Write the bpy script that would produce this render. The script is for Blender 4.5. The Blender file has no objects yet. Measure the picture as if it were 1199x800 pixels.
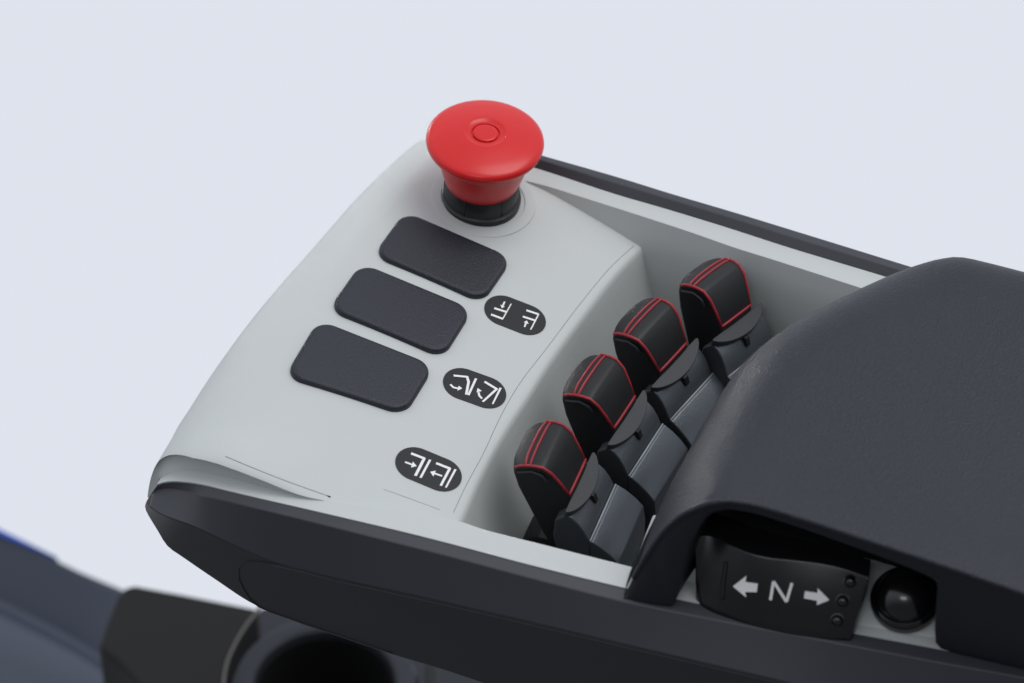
import bpy, bmesh, math, random
from mathutils import Vector, Matrix
S = 0.001                      # everything below is written in millimetres
sc = bpy.context.scene
# ------------------------------------------------------------------ camera
D = 1160.0; EL = math.radians(44.0); LENS = 120.0
FP = LENS / 36.0 * 1199.0
CAM = Vector((0, -D * math.cos(EL), D * math.sin(EL)))
UP = Vector((0, math.sin(EL), math.cos(EL)))
FW = Vector((0, math.cos(EL), -math.sin(EL)))
cd = bpy.data.cameras.new('camera'); cam = bpy.data.objects.new('camera', cd)
sc.collection.objects.link(cam); sc.camera = cam
cam.location = CAM * S; cam.rotation_euler = (math.pi / 2 - EL, 0, 0)
cd.lens = LENS; cd.sensor_width = 36; cd.clip_start = 0.05; cd.clip_end = 50
cd.dof.use_dof = True; cd.dof.focus_distance = 1.15; cd.dof.aperture_fstop = 12
# ------------------------------------------------------------------ studio light
w = bpy.data.worlds.new('World'); sc.world = w; w.use_nodes = True
nt = w.node_tree; nt.nodes.clear()
out = nt.nodes.new('ShaderNodeOutputWorld'); bg = nt.nodes.new('ShaderNodeBackground')
tc = nt.nodes.new('ShaderNodeTexCoord')
dot = nt.nodes.new('ShaderNodeVectorMath'); dot.operation = 'DOT_PRODUCT'
dot.inputs[1].default_value = (0.0, 0.90, 0.43)        # the lit paper sweep lies behind and above, the studio in front is dim
mr = nt.nodes.new('ShaderNodeMapRange'); mr.interpolation_type = 'SMOOTHSTEP'
mr.inputs['From Min'].default_value = -0.55; mr.inputs['From Max'].default_value = 0.2
mx = nt.nodes.new('ShaderNodeMix'); mx.data_type = 'RGBA'
mx.inputs[6].default_value = (0.16, 0.165, 0.19, 1); mx.inputs[7].default_value = (0.735, 0.770, 0.845, 1)
nt.links.new(tc.outputs['Generated'], dot.inputs[0]); nt.links.new(dot.outputs['Value'], mr.inputs['Value'])
nt.links.new(mr.outputs['Result'], mx.inputs[0]); nt.links.new(mx.outputs[2], bg.inputs['Color'])
bg.inputs['Strength'].default_value = 1.0
nt.links.new(bg.outputs[0], out.inputs[0])
def area(name, loc, aim, size, power, col=(1, 1, 1)):
    l = bpy.data.lights.new(name, 'AREA'); l.shape = 'RECTANGLE'; l.size, l.size_y = size
    l.energy = power; l.color = col
    o = bpy.data.objects.new(name, l); sc.collection.objects.link(o)
    o.location = loc; o.rotation_euler = (Vector(aim) - Vector(loc)).to_track_quat('-Z', 'Y').to_euler()
    return o
area('softbox_lamp', (0.62, 0.22, 1.62), (0, 0, 0), (1.0, 1.0), 13, (1, 0.99, 0.97))
rl = area('rear_gridded_lamp', (-0.75, 1.45, 0.15), (0.115, 0.0, 0.02), (0.34, 0.30), 0.055, (1, 0.98, 0.95)); rl.data.spread = math.radians(5)
area('front_softbox_lamp', (-0.20, -0.95, 1.22), (0.08, 0, 0), (0.5, 0.25), 1.9, (0.98, 0.99, 1))
sc.view_settings.view_transform = 'Standard'; sc.view_settings.look = 'None'
sc.view_settings.exposure = 0; sc.view_settings.gamma = 1
sc.cycles.max_bounces = 6
# ------------------------------------------------------------------ measuring helpers
TH = math.radians(-21.6)
U = Vector((math.cos(TH), math.sin(TH), 0)); V = Vector((-math.sin(TH), math.cos(TH), 0)); Z = Vector((0, 0, 1))
def ray(px, py):
    return FW + Vector((1, 0, 0)) * ((px - 599.5) / FP) + UP * ((400 - py) / FP)
def pz(px, py, z):
    d = ray(px, py); return CAM + d * ((z - CAM.z) / d.z)
def pv(px, py, v):
    d = ray(px, py); return CAM + d * ((v - CAM.dot(V)) / d.dot(V))
def uv(p): return p.dot(U), p.dot(V)
def W(u, v, z): return U * u + V * v + Z * z
def fz(u):                                             # height of the panel along the armrest
    t = u + 28.0
    return -0.18 * t - 0.0012 * t * t
def ps(px, py, h=0.0):                                 # point on the panel surface, h above it
    z = 0.0
    for _ in range(12):
        p = pz(px, py, z); z = fz(p.dot(U)) + h
    return pz(px, py, z)
def spline(pts, n, closed=False):                      # smooth resample by arc length
    P = [Vector(p) for p in pts]
    m = len(P); dense = []
    if m == 2:
        return [P[0].lerp(P[1], i / (n - 1)) for i in range(n)]
    for i in range(m if closed else m - 1):
        p1, p2 = P[i], P[(i + 1) % m]
        p0 = P[i - 1] if (i > 0 or closed) else p1 * 2 - p2
        p3 = P[(i + 2) % m] if (i + 2 < m or closed) else p2 * 2 - p1
        d1 = max((p1 - p0).length, 1e-6) ** .5; d2 = max((p2 - p1).length, 1e-6) ** .5; d3 = max((p3 - p2).length, 1e-6) ** .5
        for k in range(24):
            t = k / 24
            m1 = ((p1 - p0) / d1 - (p2 - p0) / (d1 + d2) + (p2 - p1) / d2) * d2
            m2 = ((p2 - p1) / d2 - (p3 - p1) / (d2 + d3) + (p3 - p2) / d3) * d2
            dense.append((2 * t ** 3 - 3 * t * t + 1) * p1 + (t ** 3 - 2 * t * t + t) * m1 + (-2 * t ** 3 + 3 * t * t) * p2 + (t ** 3 - t * t) * m2)
    dense.append(P[0] if closed else P[-1])
    L = [0]
    for a, b in zip(dense, dense[1:]): L.append(L[-1] + (b - a).length)
    res = []; j = 0
    tot = L[-1]; cnt = n if closed else n - 1
    for i in range(n):
        s = tot * i / cnt
        while j < len(L) - 2 and L[j + 1] < s: j += 1
        t = (s - L[j]) / max(L[j + 1] - L[j], 1e-9)
        res.append(dense[j].lerp(dense[j + 1], t))
    return res
# ------------------------------------------------------------------ mesh helpers
def obj(name, verts, faces, mat, parent=None, origin=None, smooth=40, bevel=0, seg=2, solid=0, sub=0, weighted=True, bang=30):
    vs = [Vector(v) for v in verts]
    if origin is None:
        origin = sum(vs, Vector()) / len(vs)
    me = bpy.data.meshes.new(name)
    me.from_pydata([(v - origin) * S for v in vs], [], faces)
    bm = bmesh.new(); bm.from_mesh(me)
    bmesh.ops.remove_doubles(bm, verts=bm.verts, dist=1e-6)
    bmesh.ops.recalc_face_normals(bm, faces=bm.faces)
    bm.to_mesh(me); bm.free()
    me.shade_smooth()
    if smooth < 180: me.set_sharp_from_angle(angle=math.radians(smooth))
    if isinstance(mat, (list, tuple)):
        for m in mat: me.materials.append(m)
    else: me.materials.append(mat)
    o = bpy.data.objects.new(name, me); sc.collection.objects.link(o)
    o.location = Vector(origin) * S
    if parent is not None:
        o.parent = parent; o.location = Vector(origin) * S - world_loc(parent)
    if sub:
        m = o.modifiers.new('sub', 'SUBSURF'); m.levels = sub; m.render_levels = sub
    if solid:
        m = o.modifiers.new('solid', 'SOLIDIFY'); m.thickness = abs(solid) * S; m.offset = -1 if solid > 0 else 1
    if bevel:
        m = o.modifiers.new('bevel', 'BEVEL'); m.width = bevel * S; m.segments = seg; m.limit_method = 'ANGLE'
        m.angle_limit = math.radians(bang); m.harden_normals = False
        if weighted:
            n = o.modifiers.new('wn', 'WEIGHTED_NORMAL'); n.keep_sharp = False
    return o
def world_loc(o):
    l = o.location.copy()
    while o.parent is not None:
        o = o.parent; l += o.location
    return l
def empty(name, loc):
    o = bpy.data.objects.new(name, None); sc.collection.objects.link(o); o.location = Vector(loc) * S
    o.empty_display_size = 0.02; return o
def tag(o, label=None, cat=None, group=None, kind=None):
    if label: o['label'] = label
    if cat: o['category'] = cat
    if group: o['group'] = group
    if kind: o['kind'] = kind
    return o
def grid(rows, closed_rows=False, closed_cols=False, caps=False):
    vs = [v for r in rows for v in r]; n = len(rows[0]); m = len(rows); fs = []
    for i in range(m if closed_rows else m - 1):
        for j in range(n if closed_cols else n - 1):
            a = i * n + j; b = i * n + (j + 1) % n; c = ((i + 1) % m) * n + (j + 1) % n; d = ((i + 1) % m) * n + j
            fs.append((a, b, c, d))
    if caps:
        if closed_rows:
            fs.append(tuple(i * n for i in range(m))); fs.append(tuple(i * n + n - 1 for i in range(m)))
        if closed_cols:
            fs.append(tuple(range(n))); fs.append(tuple((m - 1) * n + j for j in range(n)))
    return vs, fs
def tube_data(pts, r, k=8, closed=False, base=0):
    P = [Vector(p) for p in pts]; n = len(P); vs = []; fs = []
    ref = Vector((0.13, 0.21, 1)).normalized()
    for i in range(n):
        a = P[i - 1] if (i > 0 or closed) else P[i]; b = P[(i + 1) % n] if (i < n - 1 or closed) else P[i]
        t = (b - a).normalized()
        s = t.cross(ref)
        if s.length < 0.05: s = t.cross(Vector((1, 0, 0)))
        s.normalize(); q = s.cross(t)
        for j in range(k):
            an = 2 * math.pi * j / k
            vs.append(P[i] + s * math.cos(an) * r + q * math.sin(an) * r)
    for i in range(n if closed else n - 1):
        for j in range(k):
            fs.append((base + i * k + j, base + i * k + (j + 1) % k, base + ((i + 1) % n) * k + (j + 1) % k, base + ((i + 1) % n) * k + j))
    if not closed:
        fs.append(tuple(base + j for j in range(k))); fs.append(tuple(base + (n - 1) * k + j for j in range(k)))
    return vs, fs
def tubes(name, lines, r, mat, parent, closed=False, origin=None, k=8):
    vs = []; fs = []
    for l in lines:
        a, b = tube_data(l, r, k, closed, len(vs)); vs += a; fs += b
    return obj(name, vs, fs, mat, parent, origin, smooth=180)
def lathe(name, c, axis, prof, mat, parent, n=96, smooth=35):
    axis = axis.normalized(); s = axis.cross(Vector((0.3, 1, 0))).normalized(); q = axis.cross(s)
    rows = []
    for r, h in prof:
        rows.append([c + axis * h + (s * math.cos(2 * math.pi * j / n) + q * math.sin(2 * math.pi * j / n)) * max(r, 0.0004) for j in range(n)])
    vs, fs = grid(rows, closed_cols=True, caps=True)
    return obj(name, vs, fs, mat, parent, origin=c, smooth=smooth)
# ------------------------------------------------------------------ materials
def mat(name, col, rough=0.5, bump=0.0, scale=400.0, spec=0.5, vary=0.0, metal=0.0, coat=0.0, kind='noise', detail=6, sheen=0.0):
    m = bpy.data.materials.new(name); m.use_nodes = True; t = m.node_tree; b = t.nodes['Principled BSDF']
    b.inputs['Base Color'].default_value = (*col, 1); b.inputs['Roughness'].default_value = rough
    b.inputs['Metallic'].default_value = metal; b.inputs['Specular IOR Level'].default_value = spec
    b.inputs['Coat Weight'].default_value = coat; b.inputs['Coat Roughness'].default_value = 0.12
    b.inputs['Sheen Weight'].default_value = sheen; b.inputs['Sheen Roughness'].default_value = 0.5
    c = t.nodes.new('ShaderNodeTexCoord')
    if vary:
        n = t.nodes.new('ShaderNodeTexNoise'); n.inputs['Scale'].default_value = 28; n.inputs['Detail'].default_value = 5
        r = t.nodes.new('ShaderNodeMapRange'); r.inputs['From Min'].default_value = 0.3; r.inputs['From Max'].default_value = 0.7
        r.inputs['To Min'].default_value = rough - vary; r.inputs['To Max'].default_value = rough + vary
        t.links.new(c.outputs['Object'], n.inputs['Vector']); t.links.new(n.outputs['Fac'], r.inputs['Value']); t.links.new(r.outputs['Result'], b.inputs['Roughness'])
        mxx = t.nodes.new('ShaderNodeMix'); mxx.data_type = 'RGBA'
        mxx.inputs[6].default_value = (*[x * 0.95 for x in col], 1); mxx.inputs[7].default_value = (*[min(1, x * 1.04) for x in col], 1)
        t.links.new(n.outputs['Fac'], mxx.inputs[0]); t.links.new(mxx.outputs[2], b.inputs['Base Color'])
    if bump:
        if kind == 'leather':
            n = t.nodes.new('ShaderNodeTexVoronoi'); n.inputs['Scale'].default_value = scale; o = n.outputs['Distance']
            n2 = t.nodes.new('ShaderNodeTexNoise'); n2.inputs['Scale'].default_value = scale * 0.6; n2.inputs['Detail'].default_value = 4
            t.links.new(c.outputs['Object'], n2.inputs['Vector'])
            ad = t.nodes.new('ShaderNodeMath'); ad.operation = 'ADD'
            t.links.new(n.outputs['Distance'], ad.inputs[0]); t.links.new(n2.outputs['Fac'], ad.inputs[1]); o = ad.outputs[0]
        else:
            n = t.nodes.new('ShaderNodeTexNoise'); n.inputs['Scale'].default_value = scale; n.inputs['Detail'].default_value = detail; o = n.outputs['Fac']
        bp = t.nodes.new('ShaderNodeBump'); bp.inputs['Strength'].default_value = bump; bp.inputs['Distance'].default_value = 0.0003
        t.links.new(c.outputs['Object'], n.inputs['Vector']); t.links.new(o, bp.inputs['Height']); t.links.new(bp.outputs['Normal'], b.inputs['Normal'])
    return m
M_silver = mat('silver_grey_plastic', (0.51, 0.535, 0.525), 0.58, 0.16, 1300, vary=0.05, spec=0.35)
M_rail = mat('charcoal_plastic', (0.039, 0.0415, 0.050), 0.46, 0.12, 1600, spec=0.45, vary=0.04)
M_inset = mat('charcoal_inset_plastic', (0.020, 0.021, 0.025), 0.5, 0.10, 1600, spec=0.4, vary=0.03)
M_pad = mat('soft_dark_padding', (0.009, 0.0115, 0.019), 0.48, 0.55, 1350, spec=0.42, kind='leather')
M_cover = mat('grained_black_plastic', (0.014, 0.016, 0.025), 0.46, 0.35, 2000, spec=0.42, kind='leather')
M_black = mat('black_plastic', (0.008, 0.008, 0.009), 0.42, 0.15, 1500, spec=0.4)
M_gloss = mat('glossy_black_plastic', (0.006, 0.006, 0.007), 0.22, 0, spec=0.5, coat=0.3)
M_collar = mat('satin_black_plastic', (0.010, 0.011, 0.012), 0.38, 0.1, 1500, spec=0.45)
M_seam = mat('dark_seam', (0.004, 0.004, 0.005), 0.6)
M_line = mat('grey_seam', (0.16, 0.17, 0.18), 0.6)
M_red = mat('red_button_plastic', (0.62, 0.012, 0.012), 0.30, 0.06, 900, spec=0.38, coat=0.08)
M_pipe = mat('red_piping', (0.30, 0.014, 0.022), 0.5, 0.3, 2500)
M_leather = mat('black_leather', (0.008, 0.008, 0.009), 0.48, 0.10, 1900, spec=0.4, kind='leather')
M_tab = mat('dark_grey_plastic', (0.030, 0.033, 0.038), 0.5, 0.15, 1500, spec=0.4)
M_drum = mat('brushed_slate_plastic', (0.095, 0.108, 0.122), 0.32, 0.3, 900, spec=0.7, vary=0.07, metal=0.5)
M_coverlight = mat('cover_highlight_grey', (0.30, 0.32, 0.34), 0.4)
M_label = mat('label_black', (0.012, 0.013, 0.015), 0.5, spec=0.35)
M_white = mat('white_print', (0.80, 0.80, 0.78), 0.5)
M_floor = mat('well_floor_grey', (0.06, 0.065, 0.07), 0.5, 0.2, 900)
M_blue = mat('blue_trim', (0.01, 0.10, 0.60), 0.4)
M_dash = mat('slate_blue_plastic', (0.065, 0.078, 0.108), 0.45)
M_block = mat('warm_charcoal_plastic', (0.012, 0.0115, 0.0115), 0.7, spec=0.3)
M_ring = mat('cup_holder_grey', (0.022, 0.025, 0.033), 0.5, spec=0.35)
M_hole = mat('cup_holder_black', (0.003, 0.003, 0.003), 0.6)
M_brass = mat('dull_metal', (0.25, 0.22, 0.17), 0.35, metal=0.9)

# ================================================================== ARMREST
ARM = empty('control_armrest', W(40, 0, -60))
tag(ARM, 'silver and charcoal control armrest with red stop button, four finger levers and black padding', 'armrest')

# ---- top panel: crease face, top, rounded front ------------------------------------------------
crease_px = [(537, 613), (543, 600), (558, 566), (575, 532), (594, 499), (618, 463), (641, 426), (682, 370), (720, 321), (757, 284)]
crease = spline([ps(*p) for p in crease_px], 60)
NC = 66
SJ = [0, .0017, .0045, .0085, .0135, .0195] + [.027 + .973 * k / 59 for k in range(60)]
sil_px = [(188, 532), (197, 517), (215, 490), (239, 452.5), (263, 418), (290, 382), (308, 360), (327.5, 337), (347, 315), (369, 289.5), (396, 258), (424, 228), (451, 202), (470, 185), (495, 163), (535, 130)]
RA, RB = 26.0, 32.0
sil = [pz(x, y, -12.5) for x, y in sil_px]
# far edge of the panel (visible from the stop button to the crease), near edge (ridge at the front, tucked below the rim behind)
far_px = [(757, 284), (730, 267), (705, 251), (680, 237), (660, 225), (640, 214), (620, 202), (600, 191), (580, 181)]
far_pts = [ps(*p) for p in far_px] + [W(-58, 86, 4), W(-72, 87, 3)]
ridge = [W(12, -97, fz(12)), W(0, -97, fz(0)), W(-15, -97, fz(-15)), pz(405, 592, -.6), pz(385, 586, .3), pz(355, 579, 2.0), pz(310, 560, 5.0), pz(265, 541, 6.5), pz(240, 532, 5.6), pz(217, 527.5, 3.4)]
ridge_end = [pz(217, 527.5, 3.4), pz(205, 527.5, 0.5), pz(196, 529.5, -2.5), pz(189, 534.5, -5.5), pz(185.5, 542, -8.5), pz(184, 551, -11), pz(185.5, 561, -13.5)]
NR1, NR2 = 56, 16
_d = spline(ridge + ridge_end[1:], 500)
_k = min(range(500), key=lambda i: (_d[i] - ridge[-1]).length)
def _res(lst, n): return [lst[int(i * (len(lst) - 1) / (n - 1))].copy() for i in range(n)]
nearc = _res(_d[:_k + 1], NR1 + 1) + _res(_d[_k:], NR2 + 1)[1:]
# columns
vn, vf = -95.0, 86.0
sil_uv = sorted([(uv(p)[1], uv(p)[0] - 0.09 * RA) for p in sil])
cr_uv = sorted([(uv(p)[1], uv(p)[0]) for p in crease])
far_uv = sorted([(uv(p)[0], uv(p)[1]) for p in far_pts])
def interp(tab, x):
    if x <= tab[0][0]: a, b = tab[0], tab[1]
    elif x >= tab[-1][0]: a, b = tab[-2], tab[-1]
    else:
        for a, b in zip(tab, tab[1:]):
            if a[0] <= x <= b[0]: break
    return a[1] + (b[1] - a[1]) * (x - a[0]) / max(b[0] - a[0], 1e-9)
def smoothtab(tab, n=80):
    pts = spline([Vector((a, b, 0)) for a, b in tab], n); return [(p.x, p.y) for p in pts]
sil_uv = smoothtab(sil_uv)
rows = []
def col_v(s, u):                                       # v of a column at position u
    vfar = interp(far_uv, max(min(u, 20), -70))
    return -97 + (vfar + 97) * s
def build_rows():
    rws = []
    # face below the crease
    face = [(-1.0, 14.0, -44.0), (-0.5, 7.0, -24.0), (-0.1, 2.0, -7.0), (0, 0.9, -2.2), (0, 0.3, -0.6)]
    R = []
    for (_, du, dz) in face:
        r = []
        for j in range(NC):
            s = SJ[j]; u0 = None; v = -97 + (interp(far_uv, 15) + 97) * s; u0 = interp(cr_uv, v); v = col_v(s, u0); u0 = interp(cr_uv, v)
            sh = (s ** 6) * 0.25 * dz * -1
            r.append(W(u0 + du, v - (0.10 * -dz if j == NC - 1 else 0), fz(u0) + dz))
        R.append(r)
    # top
    for i in range(NR1 + 1):
        t = i / NR1; r = []
        for j in range(NC):
            s = SJ[j]
            v = -97 + (interp(far_uv, 15) + 97) * s; uc = interp(cr_uv, v)
            v2 = -97 + (86 + 97) * s
            ue = interp(sil_uv, v2) + RA
            u = uc - 0.6 + (ue - uc + 0.6) * t
            r.append(W(u, col_v(s, u), fz(u)))
        R.append(r)
    for i in range(1, NR2 + 1):
        a = math.pi / 2 * i / NR2; r = []
        for j in range(NC):
            s = SJ[j]; v2 = -97 + (86 + 97) * s; ue = interp(sil_uv, v2) + RA
            u = ue - RA * math.sin(a)
            r.append(W(u, col_v(s, u), fz(ue - RA * math.sin(a) * 0.4) - RB * (1 - math.cos(a))))
        R.append(r)
    # the near edge follows the ridge, easing into the surface
    n0 = len(face)
    for i in range(NR1 + NR2 + 1):
        r = R[n0 + i]
        d = nearc[i] - r[0]
        for j in range(NC):
            dist = (r[j] - r[0]).length
            wgt = math.exp(-(dist / 16.0) ** 2)
            r[j] = r[j] + d * wgt
        q = min(1, max(0, (-30 - uv(r[0])[0]) / 12)) * min(1, (NR1 + NR2 - i) / 26)
        for j in range(7):
            dd = SJ[j] * 183
            if dd < 5: r[j] = r[j] - Z * (1.5 * q * (1 - math.sqrt(max(0, 1 - ((5 - dd) / 5) ** 2))))
    last = [p + Vector((0, 0, -28 * min(1, max(0, (j - 8) / 20)))) + U * (4 * max(0, 1 - j / 10)) for j, p in enumerate(R[-1])]
    R.append(last)
    return R
prow = build_rows()
vs, fs = grid(prow)
panel_vs, panel_fs = vs, fs
# wall under the ridge at the front corner, falling to the rim ledge
idx0 = 5
rid = [prow[5 + i][0] for i in range(NR1 + NR2 + 1)]
rid = [p for p in rid if uv(p)[0] < -27.5]
ledge = [pz(392, 589.5, 0), pz(372, 587, -.1), pz(340, 579.5, -.6), pz(310, 572, -1.4), pz(280, 563.5, -2.8), pz(247, 556, -4.6), pz(215, 552, -7.2), pz(200, 554.5, -9.2), pz(192, 558.5, -11.5)] + [rid[-1].copy()]
ra = rid; lb = spline(ledge, len(rid))
rows = []
for k in range(9):
    t = k / 8; r = []
    for a, b in zip(ra, lb):
        h = max(a.z - b.z, 0)
        p = a.lerp(b, t)
        fade = min(1, (len(rid) - 1 - len(r)) / 14)
        if 0 < k < 8: p = p + (V * math.sin(math.pi * t) * 0.03 * h + Z * (-0.05 * h * math.sin(2 * math.pi * t))) * fade
        r.append(p)
    rows.append(r)
vs, fs = grid(rows)
n0 = len(panel_vs)
panel = obj('top_panel', panel_vs + vs, panel_fs + [tuple(i + n0 for i in f) for f in fs], M_silver, ARM, smooth=75)

from mathutils.bvhtree import BVHTree
_bvh = BVHTree.FromPolygons(panel_vs + vs, [tuple(f) for f in panel_fs])
def pp(px, py, h=0.02):                                # point on the finished panel mesh
    hit = _bvh.ray_cast(CAM, ray(px, py).normalized())
    return hit[0] - ray(px, py).normalized() * h if hit[0] is not None else ps(px, py, h)
# ---- rim (silver ledge along the near side) ----------------------------------------------------
A_px = [(184, 568, -10.5), (190, 565.5, -9.5), (202, 564, -8.2), (218, 565, -6.6), (235, 567.5, -5), (270, 576, -3), (310, 585.5, -1.4), (377, 601, 0), (460, 620.5, 0), (520, 635.5, 0), (620, 662, 0), (731, 689, 0), (792, 702, 0), (890, 721, 0), (1000, 742, 0), (1092, 759, 0), (1199, 779, 0), (1330, 804, 0)]
Ac = spline([pz(*p) for p in A_px], 120)
def near_point(line, u):
    return min(line, key=lambda p: abs(uv(p)[0] - u))
inner = [pz(188, 561, -12.5), pz(197, 555, -9.8), pz(215, 551.7, -7.2), pz(247, 555.5, -4.6), pz(280, 563, -2.8), pz(310, 571.5, -1.4), pz(340, 579, -.5), pz(372, 586, 0.0), pz(388, 588.5, .1), pz(450, 597, .1), pz(500, 604, .1), pz(540, 612, .1), pz(565, 620.5, .1), pz(645, 641, .1), pz(732, 663, .1), pz(830, 688, .1), pz(1000, 725, .1), pz(1199, 770, .1), pz(1330, 800, .1)]
ic = spline(inner, 200)
Ai = spline([pz(*p) for p in A_px], 200)
rows = []
def at_u(line, u):
    L = [(uv(p)[0], p) for p in line]
    for (a, p), (b, q) in zip(L, L[1:]):
        if a <= u <= b and b > a: return p.lerp(q, (u - a) / (b - a))
    return L[0][1] if u < L[0][0] else L[-1][1]
ust = [uv(ic[0])[0] + 0.0 + (uv(ic[-1])[0] - uv(ic[0])[0]) * (i / 219) for i in range(220)]
r_in = [at_u(ic, u) + Z * .35 for u in ust]; r_out = [at_u(Ai, u) + Z * .35 for u in ust]
r_out2 = [p - V * 0.05 - Z * 1.5 for p in r_out]
depth = [p + V * 1.0 - Z * (40 if uv(p)[0] > 8 else 8) for p in r_in]
vs, fs = grid([[p for p in depth], r_in, r_out, r_out2])
obj('near_rim', vs, fs, M_silver, ARM, smooth=35)
# ---- near side rail ----------------------------------------------------------------------------
NN = 150
def px_curve(lst, f): return spline([f(*p) for p in lst], NN)
A2 = px_curve(A_px, pz)
tipB = [(175, 581, -13.5), (181, 575, -13), (192, 572.8, -12), (205, 573.5, -10.8), (222, 577, -9), (240, 581, -6.2), (280, 590.5, -4), (321, 600.5, -2), (460, 635, -.8), (520, 650, -.7), (620, 676.5, -.7), (731, 704.5, -.7), (792, 717, -.7), (890, 736, -.7), (1000, 757, -.7), (1092, 774.5, -.7), (1199, 794, -.7), (1330, 819, -.7)]
B2 = px_curve(tipB, pz)
C_px = [(171, 588), (176, 594), (188, 602), (203, 608), (225, 616), (260, 632), (300, 650), (330, 661), (396, 677.5), (498, 700), (600, 723.5), (740, 756.5), (900, 794), (1000, 818), (1100, 841), (1199, 865), (1330, 893)]
def vrail(x): return interp([(170, -97), (460, -96.5), (738, -94.5), (905, -91), (1096, -83.5), (1199, -79.8), (1330, -75)], x)
C2 = px_curve(C_px, lambda x, y: pv(x, y, vrail(x) - (8.5 if x > 200 else 8.5 - (200 - x) * 0.10)))
D_px = [(169.5, 592), (171, 599), (176, 608), (184, 621), (196, 640), (214, 653), (252, 679), (295, 707), (347, 729), (400, 747), (460, 767), (520, 785), (600, 812), (700, 845), (800, 878), (1000, 940), (1199, 1000), (1330, 1040)]
D2 = px_curve(D_px, lambda x, y: pv(x, y, vrail(x) - (4.5 if x > 200 else 4.5 - (200 - x) * 0.10)))
E2 = [p + V * 9 + Z * 1.5 for p in D2]; F2 = [p + V * 9 - Z * 3 for p in A2]
AA = [p + V * 1.0 - Z * 0.3 for p in A2]
vs, fs = grid([AA, A2, B2, C2, D2, E2, F2], closed_rows=True, caps=True)
near_rail = obj('side_rail', vs, fs, M_rail, ARM, smooth=14, bevel=0.6, seg=3, weighted=False, bang=14)
near_rail.data.materials.append(M_inset)
_o = Vector(near_rail.location) + ARM.location
def _key(co): return tuple((co + _o) / S)
_Cs = C2; _Ds = D2
for f in near_rail.data.polygons:
    if len(f.vertices) != 4: continue
    pts = [Vector(_key(near_rail.data.vertices[k].co)) for k in f.vertices]
    nc = sum(1 for p in pts if min((p - q).length for q in _Cs) < .02); nd = sum(1 for p in pts if min((p - q).length for q in _Ds) < .02)
    if nc == 2 and nd == 2: f.material_index = 1
near_rail['label'] = 'near charcoal side rail with an inset cover'
# inset cover with its seam, sub-part of the rail
loop_px = [(1260, 880), (1100, 842.5), (900, 795), (740, 757.5), (600, 724.5), (498, 701), (396, 678.5), (345, 665.5), (320, 660), (303, 657.5), (288, 658), (280, 663), (278, 671), (283, 685), (290, 697), (299, 708), (347, 727), (400, 745), (460, 765)]
# lay the loop on the rail's lower facet (C-D)
def on_facet(px, py):
    # intersect the ray with the ruled surface between C2 and D2
    d = ray(px, py)
    k = min(range(NN), key=lambda i: 0)
    best = None
    for i in range(NN - 1):
        for tri in ((B2[i], B2[i + 1], C2[i + 1]), (B2[i], C2[i + 1], C2[i]), (C2[i], C2[i + 1], D2[i + 1]), (C2[i], D2[i + 1], D2[i])):
            n = (tri[1] - tri[0]).cross(tri[2] - tri[0])
            if abs(d.dot(n)) < 1e-9: continue
            t = (tri[0] - CAM).dot(n) / d.dot(n); p = CAM + d * t
            ok = all((tri[(k2 + 1) % 3] - tri[k2]).cross(p - tri[k2]).dot(n) >= -1e-3 * n.length for k2 in range(3))
            if ok and (best is None or t < best[0]): best = (t, p, n.normalized() * (1 if n.dot(d) < 0 else -1))
    return (best[1], best[2]) if best else (pv(px, py, -103), -V)
seam = []
for p in spline([Vector((x, y, 0)) for x, y in loop_px], 90):
    q, n = on_facet(p.x, p.y); seam.append(q + n * 0.02)
tubes('inset_seam', [seam], 0.26, M_seam, near_rail, k=6)
M_edgelight = mat('edge_highlight_grey', (0.075, 0.078, 0.085), 0.5)  # painted highlight along the seam's lower edge, not wear
edge = []
for p in spline([Vector((x, y + 2.2, 0)) for x, y in loop_px[:9]], 70):
    q, n = on_facet(p.x, p.y); edge.append(q - n * 0.02)
tubes('inset_edge_highlight', [edge], 0.13, M_edgelight, near_rail, k=6)

# ---- far rim, far wall, far rail ---------------------------------------------------------------
wall_px = [(590, 206), (640, 218), (672, 228), (710, 240), (760, 256), (810, 272.5), (860, 290), (900, 302.5), (1010, 338), (1120, 374), (1330, 443)]
wt = spline([pz(x, y, 0) for x, y in wall_px], 60)
k1_px = [(560, 179), (630, 198), (720, 227.5), (770, 242), (820, 257), (860, 269.5), (920, 289), (1036, 324), (1199, 374), (1330, 414)]
K1 = spline([pz(x, y, 0) for x, y in k1_px], 60)
wall = [wt, [p - V * 1.5 - Z * 5 for p in wt], [p - V * 3.5 - Z * 12 for p in wt], [p - V * 4.5 - Z * 30 for p in wt], [p - V * 5 - Z * 62 for p in wt]]
top = [[p + V * 0.0 for p in K1]] 
vs, fs = grid([[p + V * 2 - Z * .4 for p in K1], K1] + wall)
obj('far_rim', vs, fs, M_silver, ARM, smooth=30)
K2 = [p + V * 1.8 + Z * 3.0 for p in K1]
k3_px = [(560, 161), (637, 182.5), (726, 208), (784, 226), (860, 248.5), (948, 275.5), (1066, 312), (1199, 353), (1330, 392)]
K3 = spline([pz(x, y, 2.5) for x, y in k3_px], 60)
K2 = [a.lerp(b, 0.45) + Z * 1.6 for a, b in zip(K1, K3)]
vs, fs = grid([[p - Z * 2 for p in K1], K1, K2, K3, [p + V * 1.2 - Z * 3 for p in K3], [p - Z * 40 for p in K3], [p - Z * 40 for p in K1]], closed_rows=True, caps=True)
fr = obj('side_rail', vs, fs, M_rail, ARM, smooth=14, bevel=0.4, seg=3, weighted=False, bang=14)
fr['label'] = 'far charcoal side rail behind the levers'
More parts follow.
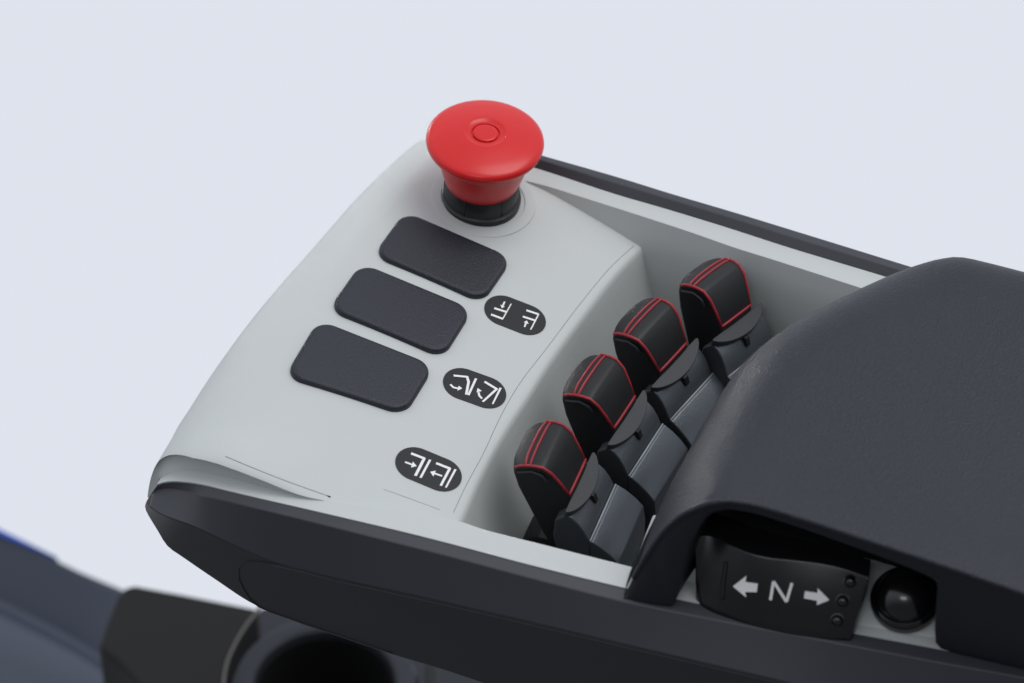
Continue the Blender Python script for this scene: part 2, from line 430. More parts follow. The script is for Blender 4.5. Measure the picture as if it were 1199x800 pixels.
# ---- well floor with slots ----
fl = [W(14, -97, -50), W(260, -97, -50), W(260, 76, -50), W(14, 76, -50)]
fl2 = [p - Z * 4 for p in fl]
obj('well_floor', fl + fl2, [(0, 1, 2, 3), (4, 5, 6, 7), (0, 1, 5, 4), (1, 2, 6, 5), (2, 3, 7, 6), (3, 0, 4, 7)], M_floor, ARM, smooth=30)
# silver lip of the tray behind the levers
lip = [W(71.6, -97, -13), W(68, -46, -13), W(84, -46, -13), W(84, -97, -13), W(72.5, -97, -50), W(69, -46, -50), W(84, -46, -50), W(84, -97, -50)]
obj('tray_lip', lip, [(0, 1, 2, 3), (4, 5, 6, 7), (0, 1, 5, 4), (1, 2, 6, 5), (2, 3, 7, 6), (3, 0, 4, 7)], M_silver, ARM, smooth=30, bevel=0.8)

# ---- thin seams printed by the panel joints ----
seam_px = [(742, 288), (715, 313), (680, 355), (640, 408), (610, 447), (588, 484), (566, 531), (545, 570), (531, 600)]
seam_line = spline([ps(x, y, 0.02) for x, y in seam_px], 60)
tubes('panel_seam', [seam_line], 0.09, M_line, ARM, k=6)
tubes('panel_seam', [spline([ps(449, 573, .02), ps(480, 584, .02), ps(515, 597, .02)], 12)], 0.07, M_line, ARM, k=6)
tubes('corner_seam', [[pp(264 + 122 * k / 30, 534.5 + 47 * k / 30 + 1.5 * math.sin(k / 30 * 3.14)) for k in range(31)]], 0.12, M_line, ARM, k=6)
tubes('corner_seam', [[pp(383.5, 580.8), pp(387, 582.3)]], 0.25, M_seam, ARM, k=6)
tubes('corner_seam', [[ps(633, 210, .1), ps(643, 214, .1)]], 0.28, M_seam, ARM, k=6)
# ---- blank covers ---------------------------------------------------------------
def blank_cover(corners, label):
    h = 2.3
    P = [ps(x, y, h) for x, y in corners]              # TL TR BR BL at the upper surface
    c = sum(P, Vector()) / 4
    ex = ((P[1] + P[2]) - (P[0] + P[3])).normalized()
    n = ex.cross(((P[0] + P[1]) - (P[2] + P[3])).normalized()).normalized()
    if n.z < 0: n = -n
    def rounded(ins, rad, hh):
        ins -= 0.7; q = []
        for i in range(4):
            a = P[i]; pr = P[i - 1]; nx = P[(i + 1) % 4]
            d1 = (pr - a).normalized(); d2 = (nx - a).normalized()
            a2 = a + (d1 + d2) * ins / max(d1.cross(d2).length, .3)
            s = a2 + d1 * rad; e = a2 + d2 * rad
            cen = s + e - a2
            for k in range(9):
                t = k / 8 * math.pi / 2
                q.append(cen + (s - cen) * math.cos(t) + (e - cen) * math.sin(t) + n * hh)
        return q
    rows = [rounded(0, 6.2, -4.5), rounded(0, 6.2, -1.3), rounded(0.12, 6.1, -0.7), rounded(0.45, 5.9, -0.25), rounded(1.0, 5.5, -0.03), rounded(1.8, 5.0, 0)]
    vs, fs = grid(rows, closed_cols=True, caps=True)
    o = obj('blank_cover', vs, fs, M_cover, ARM, smooth=50)
    o['label'] = label
    rr = [p for p in rounded(-0.35, 6.4, -h + 0.03)]
    return o
blank_cover([(475, 248), (597.5, 301), (564.5, 349), (440.5, 295.5)], 'blank black cover nearest the red button')
blank_cover([(424, 308.5), (551, 361), (518, 413.5), (388, 359)], 'middle blank black cover')
blank_cover([(374, 375), (506, 427), (473, 480.5), (337, 437)], 'blank black cover farthest from the red button')

# ---- emergency stop button -------------------------------------------------------
bt = Vector((0, 0, 0)); ax = (Z + U * 0.065).normalized()
bc = ps(563, 232)                                      # centre of the collar on the panel
EST = empty('emergency_stop_button', bc); EST.parent = ARM; EST.location = bc * S - ARM.location
EST['label'] = 'red mushroom emergency stop button on a black collar'
lathe('collar', bc, ax, [(13.9, -3), (14.3, 0.6), (14.2, 1.3), (13.6, 1.6), (13.3, 2.0), (13.2, 8.6), (12.9, 9.2), (9, 9.4)], M_collar, EST)
vs = []; fs = []
rib = []
for k in range(6):
    a = 2 * math.pi * k / 6 + 0.35
    s = ax.cross(Vector((0.3, 1, 0))).normalized(); q = ax.cross(s)
    d = s * math.cos(a) + q * math.sin(a); rib.append([bc + d * 13.25 + ax * 1.8, bc + d * 13.25 + ax * 8.6])
tubes('collar_rib', rib, 0.2, M_collar, EST, k=6)
capc = bc
cap_prof = [(8, 7.5), (11.9, 7.6), (12.3, 8.0), (13.5, 11.2), (14.7, 15.5), (15.6, 19.4), (16.3, 21.5), (17.6, 22.5), (19.1, 23.2), (19.75, 24.2), (19.9, 25.1), (19.7, 25.9), (19.1, 26.5), (18.0, 26.95), (14, 27.8), (10, 28.5), (7.4, 28.85), (6.7, 28.85), (6.2, 28.45), (5.2, 28.4), (4.9, 28.4), (4.75, 28.1), (4.65, 27.8), (4.5, 27.8)]
cap_prof = [(r * 1.04, 7.6 + (h - 7.6) * 1.12) for r, h in cap_prof + [(0, 27.8)]]
cap = lathe('cap', bc, ax, cap_prof, M_red, EST, n=128, smooth=60)
lathe('cap_insert', bc, ax, [(r * 1.04, 7.6 + (h - 7.6) * 1.12) for r, h in [(4.2, 27.7), (4.2, 28.5), (4.0, 28.68), (3.4, 28.74), (0, 28.74)]], M_red, EST, n=64, smooth=60)
lathe('base_ring', ps(566, 233), (Z + U * 0.15).normalized(), [(19.0, -1.0), (18.8, 0.0), (18.0, 0.09), (15.0, 0.13), (14.8, -0.5)], M_silver, EST, smooth=25)

# ---- symbol labels -----------------------------------------------------------------
def ribbon(line, wd, h=0.28):
    wd *= 0.88
    P = [ps(x, y, h) for x, y in line]; vs = []; fs = []
    for i, p in enumerate(P):
        a = P[max(i - 1, 0)]; b = P[min(i + 1, len(P) - 1)]
        if 0 < i < len(P) - 1:
            t1 = (P[i] - a).normalized(); t2 = (b - P[i]).normalized(); t = (t1 + t2).normalized(); k = 1 / max((t.dot(t1)), .5)
        else: t = (b - a).normalized(); k = 1
        s = t.cross(Z).normalized() * wd / 2 * k
        vs += [p - s, p + s]
    for i in range(len(P) - 1): fs.append((2 * i, 2 * i + 1, 2 * i + 3, 2 * i + 2))
    return vs, fs
def symbol_label(e0, e1, rad, strokes, tris, label, o_, sc_):
    f = lambda p: (o_[0] + p[0] / sc_, o_[1] + p[1] / sc_)
    a = ps(*e0); b = ps(*e1); d = (b - a).normalized(); n = Vector((0.17 * U.x, 0.17 * U.y, 1)).normalized(); s = n.cross(d).normalized()
    ring = []
    for k in range(25):
        t = math.pi * k / 24; ring.append(b + s * math.cos(t) * rad * -1 + d * math.sin(t) * rad)
    for k in range(25):
        t = math.pi * k / 24; ring.append(a + s * math.cos(t) * rad - d * math.sin(t) * rad)
    lo = [p - n * 0.4 for p in ring]; hi = [p + n * 0.16 for p in ring]
    vs, fs = grid([lo, hi], closed_cols=True, caps=True)
    o = obj('symbol_label', vs, fs, M_label, ARM, smooth=30); o['label'] = label
    vs = []; fs = []
    for wd, line in strokes:
        x, y = ribbon([f(p) for p in line], wd); fs += [tuple(i + len(vs) for i in q) for q in y]; vs += x
    for tr in tris:
        P = [ps(*f(p), 0.28) for p in tr]; fs.append(tuple(len(vs) + i for i in range(3))); vs += P
    # lift each flat mark into a thin print
    m = obj('symbol', vs, fs, M_white, o, smooth=30)
    return o
symbol_label((590.3, 364.3), (616, 374.3), 7.0,
    [(0.5, [(448, 238), (355, 404)]), (1.0, [(265, 285), (393, 325)]), (1.0, [(230, 353), (358, 401)]), (0.7, [(378, 215), (358, 258)]),
     (1.0, [(612, 308), (745, 352)]), (0.55, [(745, 350), (658, 517)]), (1.0, [(573, 376), (706, 418)]), (0.7, [(592, 488), (608, 445)])],
    [((330, 248), (380, 268), (347, 286)), ((583, 437), (637, 458), (616, 418))], 'symbol label nearest the red button', (550, 330), 9.223)
symbol_label((542.5, 450), (569, 459.5), 7.0,
    [(1.0, [(405, 88), (478, 95)]), (1.0, [(474, 92), (483, 120), (471, 187)]), (0.9, [(522, 103), (482, 190)]), (0.8, [(388, 134), (404, 150), (428, 155)]),
     (1.0, [(566, 120), (632, 160)]), (1.0, [(632, 156), (556, 224)]), (0.9, [(650, 152), (606, 236)]), (0.8, [(553, 208), (538, 192), (535, 175)])],
    [((432, 141), (424, 167), (450, 155)), ((524, 176), (552, 168), (530, 153))], 'middle symbol label between the covers and the levers', (440, 420), 4.444)
symbol_label((487.6, 543.8), (516, 555.6), 7.1,
    [(1.1, [(184, 493), (256, 521)]), (1.1, [(253, 518), (206, 610)]), (0.9, [(283, 526), (233, 620)]), (0.8, [(152, 538), (192, 553)]),
     (1.1, [(314, 544), (388, 573)]), (1.1, [(386, 570), (337, 661)]), (0.9, [(415, 575), (363, 671)]), (0.8, [(345, 611), (305, 597)])],
    [((193, 536), (183, 567), (213, 559)), ((312, 583), (300, 614), (283, 589))], 'symbol label closest to the near side rail', (440, 420), 4.444)

# ---- finger levers ------------------------------------------------------------------
poses = [((4.4, -49.4), (-19.5, -2.4, 1.1), 'nearest finger lever with red piping'),
         ((21.9, -16.5), (-26.6, 0.5, 1.2), 'second finger lever from the near rail'),
         ((40.7, 12.5), (-35.1, 1.8, 1.7), 'third finger lever from the near rail'),
         ((64.7, 34.7), (-39.8, 0.0, -5.9), 'farthest finger lever beside the far wall')]
def prism(name, prof, mat_, parent, bevel=0.8, seg=3, cuts=1, smooth=40, loc=Vector()):
    """prof: list of (l, z, half width) or (l, z, near, far)"""
    rows = []
    for k in range(cuts + 2):
        t = k / (cuts + 1) * 2 - 1
        rows.append([Vector((p[0], (t * p[2]), p[1])) for p in prof])
    vs, fs = grid(rows, closed_cols=True, caps=True)
    return obj(name, vs, fs, mat_, parent, origin=Vector(), smooth=smooth, bevel=bevel, seg=seg)
def dark_ends(o):
    o.data.materials.append(M_tab)
    for f in o.data.polygons:
        if abs(f.normal.y) > .9: f.material_index = 1
def local_parent(o, p):
    o.parent = p; o.location = (0, 0, 0)
# head profile, side view
def bulge(v, amt=1.0):
    t = min(1, abs(v.y) / 10.8); k = 1 - t ** 3.2
    f = max(0, min(1, (7 - v.x) / 7)); g = max(0, min(1, (v.x - 10) / 8)) if v.z > -16 else 0
    top = 1 if v.z > -12 else 0
    return v + Vector((-2.0 * k * f * max(0, min(1, (v.z + 30) / 24)) + 0.5 * k * g, 0, 0.5 * k * top))
head = [(0, 0, 10.7), (1.8, 1.3, 10.75), (4.5, 2.3, 10.8), (7.2, 2.8, 10.8), (9.8, 2.6, 10.6), (12.6, 0.2, 10.2), (15.2, -4.4, 9.4), (17.6, -9.9, 8.6), (19.5, -16, 8.8), (20.5, -33, 8.8), (10, -36, 8.8), (7.0, -28, 9.3), (1.0, -9.4, 10.3), (-0.2, -3, 10.6)]
_r = []
for k in range(13):
    t = k / 12 * 2 - 1
    _r.append([bulge(Vector((p[0], t * p[2], p[1]))) for p in head])
_v, _f = grid(_r, closed_cols=True, caps=True)
lev = obj('control_lever', _v, _f, M_leather, None, origin=Vector(), smooth=40, bevel=0.8, seg=3)
lev.parent = ARM
def edge_line(sgn, a, b, off=0.0):
    return [Vector((p[0], sgn * (p[2] + off), p[1] + .05)) for p in head[a:b]]
def cross_line(l, n=9):
    # across the face at length l, following the head
    for p, q in zip(head, head[1:]):
        if p[0] <= l <= q[0]: break
    t = (l - p[0]) / (q[0] - p[0]); z = p[1] + (q[1] - p[1]) * t; wd = p[2] + (q[2] - p[2]) * t
    return [bulge(Vector((l, -wd + 2 * wd * k / (n - 1), z + 0.12))) for k in range(n)]
lines = [edge_line(-1, 0, 8, -0.35), edge_line(1, 2, 8, -0.35), [bulge(Vector((17.5, -8.4 + 16.8 * k / 8, -9.7))) for k in range(9)]]
pip = tubes('red_piping', lines, 0.52, M_pipe, None, origin=Vector()); local_parent(pip, lev)
st = tubes('red_stitching', [cross_line(3.9), cross_line(5.5)], 0.40, M_pipe, None, origin=Vector()); local_parent(st, lev)
trim = tubes('side_trim', [[Vector((l, -10.75, z)) for l, z in ((1.0, -1.6), (6, 0.2), (9.6, -0.6), (11.3, -3.0))]], 0.45, M_tab, None, origin=Vector()); local_parent(trim, lev)
# half moon finger tab
cr = []
n = 22
up_pts = []; 
for k in range(n + 1):
    t = -1 + 2 * k / n
    up_pts.append(Vector((17.6 + 0.6, t * 14.0, -11.2 - .2)))
arc = []
for k in range(n + 1):
    t = -1 + 2 * k / n
    b = (1 - t * t) ** 0.75
    arc.append(Vector((18.2 + 0.8 + 4.6 * b, t * 14.3, -11.5 - 2.0 * b)))
rows = [up_pts, arc, [p + Vector((-0.9, 0, -2.5)) for p in arc], [p + Vector((-0.5, 0, -2.6)) for p in up_pts]]
vs, fs = grid(rows, closed_rows=True, caps=True)
tab_ = obj('finger_tab', vs, fs, M_tab, None, origin=Vector(), smooth=40, bevel=0.35, seg=2); local_parent(tab_, lev)
clip = prism('clip', [(22.0, -15.2, 1.2), (23.6, -16.0, 1.1), (24.6, -19.0, 1.1), (22.6, -20.0, 1.2), (20.5, -17, 1.2)], M_black, None, bevel=0.3, seg=2, cuts=0); local_parent(clip, lev)
dA = prism('base_cover', [(14, -18, 13.2), (18.0, -14.2, 13.4), (20.4, -15.2, 13.5), (22.6, -17.4, 13.6), (24.4, -20.4, 13.6), (25.6, -23.4, 13.6), (26.2, -26, 13.6), (25.5, -46, 13.4), (16, -46, 13.2), (13, -26, 13.2)], M_drum, None, bevel=0.8, seg=3, cuts=0); local_parent(dA, lev); dark_ends(dA)
dB = prism('pivot_cover', [(25.9, -24.3, 13.7), (27.0, -24.0, 13.8), (30.2, -26.0, 13.8), (33.4, -28.7, 13.8), (36.0, -31.7, 13.7), (36.5, -38, 13.7), (36, -47, 13.6), (27.5, -47, 13.6)], M_drum, None, bevel=0.6, seg=3, cuts=0); local_parent(dB, lev); dark_ends(dB)
ln = tubes('cover_edge_highlight', [[Vector((26.3, -13.4, -24.0)), Vector((26.3, 13.4, -24.0))]], 0.35, M_coverlight, None, origin=Vector(), k=8); local_parent(ln, lev)  # pale tube stands in for the bevel highlight between the two covers
ftb = prism('foot_bracket', [(-1, -40, 6), (5, -36, 6.5), (18, -36, 7), (24, -40, 7), (24, -49.5, 7), (-3, -49.5, 6)], M_black, None, bevel=0.6, seg=2, cuts=0); local_parent(ftb, lev)
scv, scf = [], []
screw = tubes('screw', [[Vector((15.7 + 1.5 * math.cos(a / 16 * 2 * math.pi), -8.9, -31 + 1.5 * math.sin(a / 16 * 2 * math.pi))) for a in range(16)]], 0.3, M_brass, None, closed=True, origin=Vector(), k=8); local_parent(screw, lev)
parts = [ln, pip, st, trim, tab_, clip, dA, dB, ftb, screw]
def pose(o, xy, ang):
    yaw, pit, rol = [math.radians(a) for a in ang]
    R = Matrix.Rotation(yaw, 4, 'Z') @ Matrix.Rotation(pit, 4, 'Y') @ Matrix.Rotation(rol, 4, 'X')
    o.location = Vector((xy[0], xy[1], 0)) * S - ARM.location
    o.rotation_euler = R.to_euler()
for i, (xy, ang, lab) in enumerate(poses):
    if i == 0: o = lev
    else:
        o = lev.copy(); sc.collection.objects.link(o); o.parent = ARM
        for ch in parts:
            c = ch.copy(); sc.collection.objects.link(c); c.parent = o
    pose(o, xy, ang); o['label'] = lab; o['group'] = 'finger levers in the armrest'

# ---- padded rest ---------------------------------------------------------------------
ZT = 38.0
plan = [  # px, py, height at the outline seen, rounding inset, top height
    (731, 697, 0.5, 20, 12), (735, 678, 3, 24, 18), (750, 641, 8, 28, 26), (770, 600, 12, 30, 33), (800, 546, 14, 31, 37), (830, 491, 16, 31, 38), (860, 446, 18, 31, 38), (900, 408, 21, 31, 38),
    (955, 372, 24, 32, 38.5), (1010, 342, 27, 34, 39), (1062, 318, 30, 34, 39), (1100, 306.5, 32, 30, 39), (1122, 304.5, 32.5, 27, 39), (1160, 312.5, 33, 24, 39), (1199, 322.5, 33, 24, 39), (1300, 347, 33, 24, 39)]
# near edge line of the top (nose profile then the straight edge)
near_top = [(735, 690, 1), (738, 684, 4), (746, 668, 11), (754, 654, 17), (764, 638, 23), (780, 617, 31.5), (797, 602, 37), (816, 592.5, 41), (834, 586.5, 43.5), (852, 584.5, 44), (880, 588, 44), (940, 605, 44), (1010, 628, 44), (1100, 658, 44), (1199, 692, 44), (1300, 727, 44)]
NT = spline([pz(*p) for p in near_top], 70)
out_pts = [pz(a, b, c) for a, b, c, _, _ in plan]
par = spline([Vector((c[3], c[4], i)) for i, c in enumerate(plan)], 10)
NO = 70
OUT = spline(out_pts, NO)
# matching inset / top tables along the outline by nearest control point
def plan_par(p):
    ds = sorted(((p - q).length, i) for i, q in enumerate(out_pts))[:2]
    (d1, i1), (d2, i2) = ds; t = d1 / max(d1 + d2, 1e-6)
    return plan[i1][3] * (1 - t) + plan[i2][3] * t, plan[i1][4] * (1 - t) + plan[i2][4] * t
# cross curves: each runs from the far/front outline inward; the surface is a ruled blend between outline and near edge
# correspondences: outline index -> near edge index
rows = []
NP = 40
for i in range(NO):
    o = OUT[i]
    # partner on the near edge
    f = i / (NO - 1)
    npt = NT[i]
    r = []
    dirn = (npt - o); L = dirn.length
    ins, tp = plan_par(o)
    rows.append((o, npt, ins, tp))
srf = []
for (o, npt, ins, tp) in rows:
    # outward plan normal at this outline point
    k = OUT.index(o); a = OUT[max(k - 1, 0)]; b = OUT[min(k + 1, NO - 1)]
    t = (b - a); t.z = 0; t.normalize(); nrm = Vector((-t.y, t.x, 0))   # points away from the pad
    if nrm.dot(Vector((npt - o).to_2d().to_3d())) > 0: nrm = -nrm
    srf.append((o, npt, ins, tp, nrm))
# height field: distance from the outline gives the roll-over height
OUT2 = [Vector((p.x, p.y, 0)) for p in OUT]
pars = [plan_par(p) for p in OUT]
def dist_out(p):
    best = (1e9, 0)
    for i in range(NO - 1):
        a, b = OUT2[i], OUT2[i + 1]; ab = b - a; t = max(0, min(1, (p - a).dot(ab) / ab.length_squared))
        d = (p - a - ab * t).length
        if d < best[0]: best = (d, i + t)
    return best
def pad_z(p):
    d, k = dist_out(p); i = int(min(k, NO - 2)); t = k - i
    ins = pars[i][0] * (1 - t) + pars[i + 1][0] * t; zo = OUT[i].z * (1 - t) + OUT[i + 1].z * t
    tp = pars[i][1] * (1 - t) + pars[i + 1][1] * t
    if d >= ins: return 42.0, d
    q = 1 - d / ins
    return zo + (42.0 - zo) * (1 - q ** 2.6) ** 0.62, d
grid_rows = []
for i in range(NO):
    o = OUT[i]; npt = NT[i]; r = []
    for j in range(NP + 1):
        t = (j / NP) ** 1.35
        p = Vector((o.x, o.y, 0)).lerp(Vector((npt.x, npt.y, 0)), t)
        z, d = pad_z(p)
        # near the near edge follow its own line
        dn = (Vector((npt.x, npt.y, 0)) - p).length
        zn = pad_z(Vector((npt.x, npt.y, 0)))[0]
        z += (npt.z - zn) * math.exp(-(dn / 22.0) ** 2)
        r.append(Vector((p.x, p.y, z)))
    o2 = srf[i][4]
    r[0] = o.copy()
    hem = [o + o2 * 0.3 - Z * 4, o - o2 * 0.8 - Z * 16] if i > 2 else [o - Z * .8, o - Z * 1.5]
    grid_rows.append([hem[1], hem[0]] + r)
vs, fs = grid(grid_rows)
pad = obj('padded_rest', vs, fs, M_pad, ARM, smooth=180)
pad['label'] = 'padded black armrest cushion'
# near wall of the cushion with the arched cut-out
pairs = [((735, 690, 1), (730, 700, 'z', 0)), ((738, 684, 4), (738, 704, 'z', -1)), ((746, 668, 11), (752, 707, 'z', -1)), ((754, 654, 17), (768, 710, 'z', -1)), ((764, 638, 23), (783, 711.5, 'z', -1)),
         ((780, 617, 31.5), (790, 707, 'v', -93)), ((797, 602, 37), (801, 672, 'v', -91)), ((812, 594, 40), (810, 636, 'v', -88)), ((828, 588, 42.5), (821, 613, 'v', -86.5)), ((842, 585.3, 43.8), (834, 600, 'v', -84.2)), ((862, 585.3, 44), (854, 596, 'v', -82.7)),
         ((885, 589.3, 44), (884, 601, 'v', -81.8)), ((940, 605, 44), (940, 619, 'v', -81.8)), ((1010, 628, 44), (1010, 644, 'v', -82.6)), ((1070, 648, 44), (1070, 667, 'v', -83.6)), ((1088, 654, 44), (1098, 680, 'v', -84.6)), ((1096, 656.7, 44), (1102, 700, 'v', -84)),
         ((1104, 659.4, 44), (1094, 730, 'v', -82)), ((1112, 662, 44), (1096, 760, 'z', 0)), ((1199, 692, 44), (1199, 784, 'z', 0)), ((1300, 727, 44), (1300, 806, 'z', 0))]
TT = []; BB = []
def dense(lst, n=4):
    res = []
    for a, b in zip(lst, lst[1:]):
        for k in range(n): res.append(a.lerp(b, k / n))
    return res + [lst[-1]]
TT = dense([pz(*a) for a, b in pairs]); BB = dense([pv(b[0], b[1], b[3]) if b[2] == 'v' else pz(b[0], b[1], b[3]) for a, b in pairs])
BB = [BB[0]] + [(BB[i - 1] + BB[i] * 2 + BB[i + 1]) / 4 for i in range(1, len(BB) - 1)] + [BB[-1]]
rows = []
for k in range(9):
    t = k / 8
    rows.append([a.lerp(b, t) - V * (2.2 * math.sin(math.pi * t) ** 0.8 * min(1, (a - b).length / 40)) for a, b in zip(TT, BB)])
# start the wall exactly at the top surface's edge and give the cut-out a thickness

rows.append([p + V * 3.0 + Z * 0.2 for p in BB]); rows.append([p + V * 10 - Z * 1.0 for p in BB]); rows.append([p + V * 22 - Z * 5 for p in BB])
vs, fs = grid(rows)
M_padshade = mat('shaded_padding', (0.010, 0.011, 0.014), 0.55, 0.25, 1500, spec=0.3)  # same padding as the top; the wall's shade is put into this duller copy
wl = obj('side_wall', vs, fs, M_padshade, pad, smooth=45)
tubes('edge_bead', [[p - Z * 0.9 for p in spline(NT[3:], 120)]], 1.0, M_pad, pad, k=10)
# dark underside that closes the recess
prof = [(86, -6), (330, -6), (330, 37), (118, 36), (106, 30), (97, 20), (89, 6)]
r0 = [W(a, -58, b) for a, b in prof]; r1 = [W(a, -52, b) for a, b in prof]
vs, fs = grid([r0, r1], closed_cols=True, caps=True)
obj('recess_back', vs, fs, M_black, ARM, smooth=30)

# ---- direction switch -----------------------------------------------------------------
swt = [(813, 632), (822, 627.5), (834, 628), (856, 638.5), (878, 648), (900, 653), (930, 656), (962, 660), (990, 666.5), (1018, 677)]
swb = [(815, 699), (822, 706), (836, 713), (856, 720), (880, 727), (905, 733), (930, 738), (955, 741.5), (977, 744.5), (997, 746)]
N_ = 60
T_ = spline([pz(x, y, 18) for x, y in swt], N_); B_ = spline([pz(x, y, 1.5) for x, y in swb], N_)
bk = [(818, 606), (826, 599), (838, 600), (858, 607), (880, 616), (904, 623), (932, 630), (963, 638), (990, 646), (1020, 655)]
K_ = spline([pz(x, y, 19) for x, y in bk], N_)
rows = [[p - Z * 20 for p in K_], K_]
for k in range(9): rows.append([a.lerp(b, k / 8) - V * 0.0 + Vector((0, 0, 1)) * (0.8 * math.sin(math.pi * k / 8)) for a, b in zip(T_, B_)])
rows.append([p - Z * 8 for p in B_])
vs, fs = grid(rows, closed_rows=True, caps=True)
M_switch = mat('satin_switch_plastic', (0.007, 0.007, 0.008), 0.24, 0.05, 1500, spec=0.5)
SW = obj('direction_switch', vs, fs, M_switch, ARM, smooth=35, bevel=1.3, seg=4)
SW['label'] = 'black rocker switch printed with two arrows and N'
def on_sw(px, py, h=0.15):
    d = ray(px, py); best = None
    for k in range(2, 10):
        for i in range(N_ - 1):
            a, b, c, e = rows[k][i], rows[k][i + 1], rows[k + 1][i + 1], rows[k + 1][i]
            for tri in ((a, b, c), (a, c, e)):
                n = (tri[1] - tri[0]).cross(tri[2] - tri[0])
                if n.length < 1e-9 or abs(d.dot(n)) < 1e-9: continue
                t = (tri[0] - CAM).dot(n) / d.dot(n); p = CAM + d * t
                if all((tri[(m + 1) % 3] - tri[m]).cross(p - tri[m]).dot(n) >= -1e-3 * n.length for m in range(3)):
                    if best is None or t < best[0]: best = (t, p, n.normalized() * (1 if n.dot(d) < 0 else -1))
    if best is None: return pv(px, py, -91), -V
    return best[1] + best[2] * h, best[2]
def flat_mark(name, polys, parent, fn, m=M_white, h=0.18):
    vs = []; fs = []
    for poly in polys:
        fs.append(tuple(range(len(vs), len(vs) + len(poly)))); vs += [fn(x, y, h)[0] for x, y in poly]
    return obj(name, vs, fs, m, parent, smooth=30)
c6 = lambda pts: [(720 + x / 2.503, 560 + y / 2.503) for x, y in pts]
flat_mark('arrow', [c6([(346, 317), (386, 286), (383, 304), (419, 309), (416, 334), (382, 333), (385, 349)])], SW, on_sw)
flat_mark('arrow', [c6([(629, 357), (594, 322), (594, 336), (557, 331), (554, 352), (592, 359), (592, 372)])], SW, on_sw)
def strokes_on(name, lines, wpx, parent, fn, h=0.3):
    vs = []; fs = []
    for (a, b) in lines:
        a, b = Vector((*a, 0)), Vector((*b, 0)); t = (b - a).normalized(); nn = Vector((-t.y, t.x, 0)) * wpx / 2
        for k in range(9):
            c = a.lerp(b, k / 8); vs += [fn(*(c - nn).to_2d(), h)[0], fn(*(c + nn).to_2d(), h)[0]]
            if k: m = len(vs) - 4; fs.append((m, m + 1, m + 3, m + 2))
    return obj(name, vs, fs, M_white, parent, smooth=30)
nl = c6([(465, 302), (456, 357), (503, 362), (519, 307)])
strokes_on('letter_n', [(nl[1], nl[0])], 3.4, SW, on_sw, 0.25)
strokes_on('letter_n', [(nl[0], nl[2])], 3.4, SW, on_sw, 0.30)
strokes_on('letter_n', [(nl[2], nl[3])], 3.4, SW, on_sw, 0.35)
for (x, y) in ((690, 303), (668, 360), (652, 417)):
    p, n = on_sw(720 + x / 2.503, 560 + y / 2.503, 0)
    lathe('switch_pip', p, n, [(2.3, -0.5), (2.3, 0.15), (1.9, 0.35), (1.6, 0.1), (1.5, 0.35), (1.2, 0.85), (0.6, 1.15), (0, 1.2)], M_gloss, SW, n=24, smooth=40)
sl = [on_sw(850, 658, 0.1)[0], on_sw(849, 670, 0.1)[0], on_sw(847, 682, .1)[0], on_sw(846, 702, 0.1)[0]]
tubes('grip_rib', [spline(sl, 12)], 0.7, M_black, SW)

# ---- silver plate and push button behind the switch --------------------------------------
r1 = dense([pz(1026, 622, 11), pz(1112, 655, 11)], 6); r2 = dense([pz(980, 724, 1.0), pz(1112, 747, 1.0)], 6); r3 = dense([pz(980, 738, .3), pz(1112, 761, .3)], 6)
vs, fs = grid([r1, r2, [p - V * 1 - Z * 1.0 for p in r2], r3, [p - Z * 6 for p in r3], [p - Z * 12 for p in r1]], closed_rows=True, caps=True)
obj('button_plate', vs, fs, M_silver, ARM, smooth=20, bevel=0.4)
pn = (r1[6] - r1[0]).cross(r2[0] - r1[0]).normalized()
if pn.z < 0: pn = -pn
d = ray(1060, 703); bc2 = CAM + d * ((r1[0] - CAM).dot(pn) / d.dot(pn))
lathe('push_button', bc2, pn, [(10.9, -1), (11.0, 1.0), (10.8, 2.2), (10.3, 3.1), (9.7, 3.4), (9.3, 3.1), (9.1, 3.5), (8.8, 4.9), (7.9, 6.8), (6.3, 8.5), (4.2, 9.7), (2.1, 10.3), (0, 10.5)], M_gloss, ARM, n=64, smooth=60)['label'] = 'round glossy black push button'

# ================================================================== THINGS BEHIND AND BELOW
# dark dashboard flank with a blue edge
ZD = -450
def pd(x, y, z=ZD): return pz(x, y, z)
DB = empty('dashboard', pd(60, 740, -540)); tag(DB, 'blurred slate grey dashboard flank with a blue upper edge at the lower left', 'dashboard')
e0 = [(-90, 578), (-20, 611), (0, 621), (52, 646), (92, 666), (142, 687), (200, 712)]
e1 = [(-90, 666), (-20, 700), (0, 709), (50, 734), (100, 762), (140, 790), (200, 826)]
e2 = [(-90, 676), (-20, 711), (0, 721), (50, 746), (100, 773), (140, 802), (200, 838)]
e3 = [(-90, 860), (-20, 880), (30, 900), (70, 915), (110, 930), (150, 950), (200, 985)]
R0 = spline([pd(x, y) for x, y in e0], 30); R1 = spline([pd(x, y, ZD - 30) for x, y in e1], 30); R2 = spline([pd(x, y, ZD - 22) for x, y in e2], 30); R3 = spline([pd(x, y, ZD - 55) for x, y in e3], 30); RM = [a.lerp(b, .35) + Z * 7 for a, b in zip(R2, R3)]
vs, fs = grid([[p - Z * 60 for p in R0], R0, R1, R2, RM, R3, [p - Z * 60 for p in R3]], closed_rows=True, caps=True)
obj('flank', vs, fs, M_dash, DB, smooth=50, bevel=3, seg=3)
bl = spline([pd(x, y - 1, ZD + 1) for x, y in [(-90, 577), (-20, 611), (0, 621), (30, 635.5), (66, 653.5)]], 24)
rows = [[p for p in bl], [p - V * (5 * (1 - i / 23) + .02) - Z * (.3 + 1.2 * (1 - i / 23)) for i, p in enumerate(bl)], [p + V * 1 - Z * 8 for p in bl], [p + V * 1.5 - Z * 5 for p in bl]]
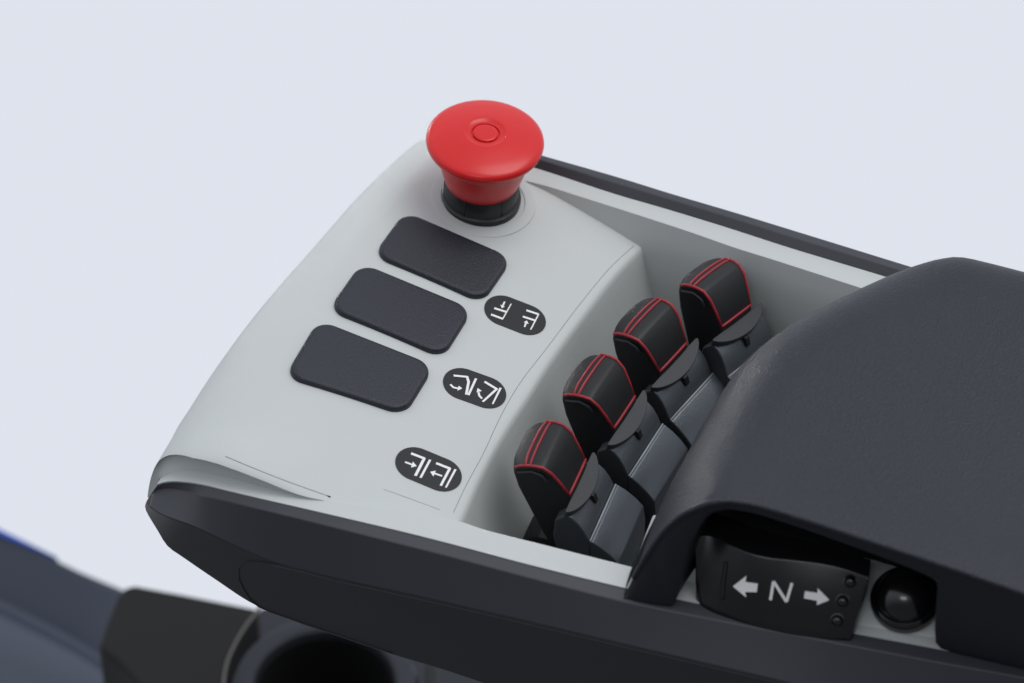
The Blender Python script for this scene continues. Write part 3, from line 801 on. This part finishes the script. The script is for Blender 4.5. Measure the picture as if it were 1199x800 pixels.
vs, fs = grid(rows, closed_rows=True, caps=True); obj('blue_trim', vs, fs, M_blue, DB, smooth=40)
# bracket housing
ZB = -350
HB = []
blk = [(146, 685.5), (158, 683.5), (215, 694), (290, 709), (305, 712), (299, 722), (282, 742), (266, 768), (258, 830), (185, 830), (160, 800), (138, 776), (114, 757), (124, 728), (136, 698)]
topb = [pz(x, y, ZB) for x, y in blk]; botb = [p - Z * 70 for p in topb]
vs, fs = grid([topb, botb], closed_cols=True, caps=True)
HBo = obj('console_housing', vs, fs, M_block, None, smooth=35, bevel=3.0, seg=3)
tag(HBo, 'blurred dark wedge shaped housing between the dashboard and the cup holder', 'housing')
# cup holder
ZC = -320
cc = pz(380, 801, ZC); rx = (pz(380 + 82, 801, ZC) - cc).length
CH = empty('cup_holder', cc - Z * 60); tag(CH, 'blurred round cup holder with a black hollow under the armrest', 'cup holder')
lathe('rim', cc, Z, [(rx + 10, -70), (rx + 10.5, -6), (rx + 9, -1), (rx + 7, 0), (rx + 2, 0), (rx + .6, -1), (rx, -3), (rx + .2, -12), (rx + 2, -14), (rx + 3, -70)], M_ring, CH)
lathe('hollow', cc, Z, [(0, -58.5), (rx - 3, -58), (rx - .3, -5), (rx + .6, -5), (rx + .6, -60), (0, -61)], M_hole, CH)
mid = pz(392, 822, ZC - 40)
lathe('spacer', mid, Z, [(14, -18), (14, 1.5), (12.5, 2.5), (0, 2.5)], M_ring, CH)
M_beige = mat('beige_trim', (0.11, 0.10, 0.088), 0.5)
bt_ = spline([pz(x, y, ZC + 4) for x, y in ((305, 708), (301, 716), (288, 733), (275, 755), (266, 776), (262, 800), (262, 820))], 24)
tubes('trim_ring', [bt_], 0.7, M_beige, CH)
cr_ = [pz(x, y, ZC - 64) for x, y in ((303, 712), (330, 705), (440, 740), (500, 760), (620, 790), (700, 900), (258, 900), (262, 800), (276, 750))]
vs, fs = grid([cr_, [p - Z * 60 for p in cr_]], closed_cols=True, caps=True)
obj('deck', vs, fs, M_ring, CH, smooth=35, bevel=2)
st_ = [pz(x, y, ZC - 2) for x, y in ((498, 770), (512, 774), (512, 900), (498, 900))]
vs, fs = grid([st_, [p - Z * 20 for p in st_]], closed_cols=True, caps=True)
obj('deck_slot', vs, fs, M_hole, CH, smooth=35, bevel=1)
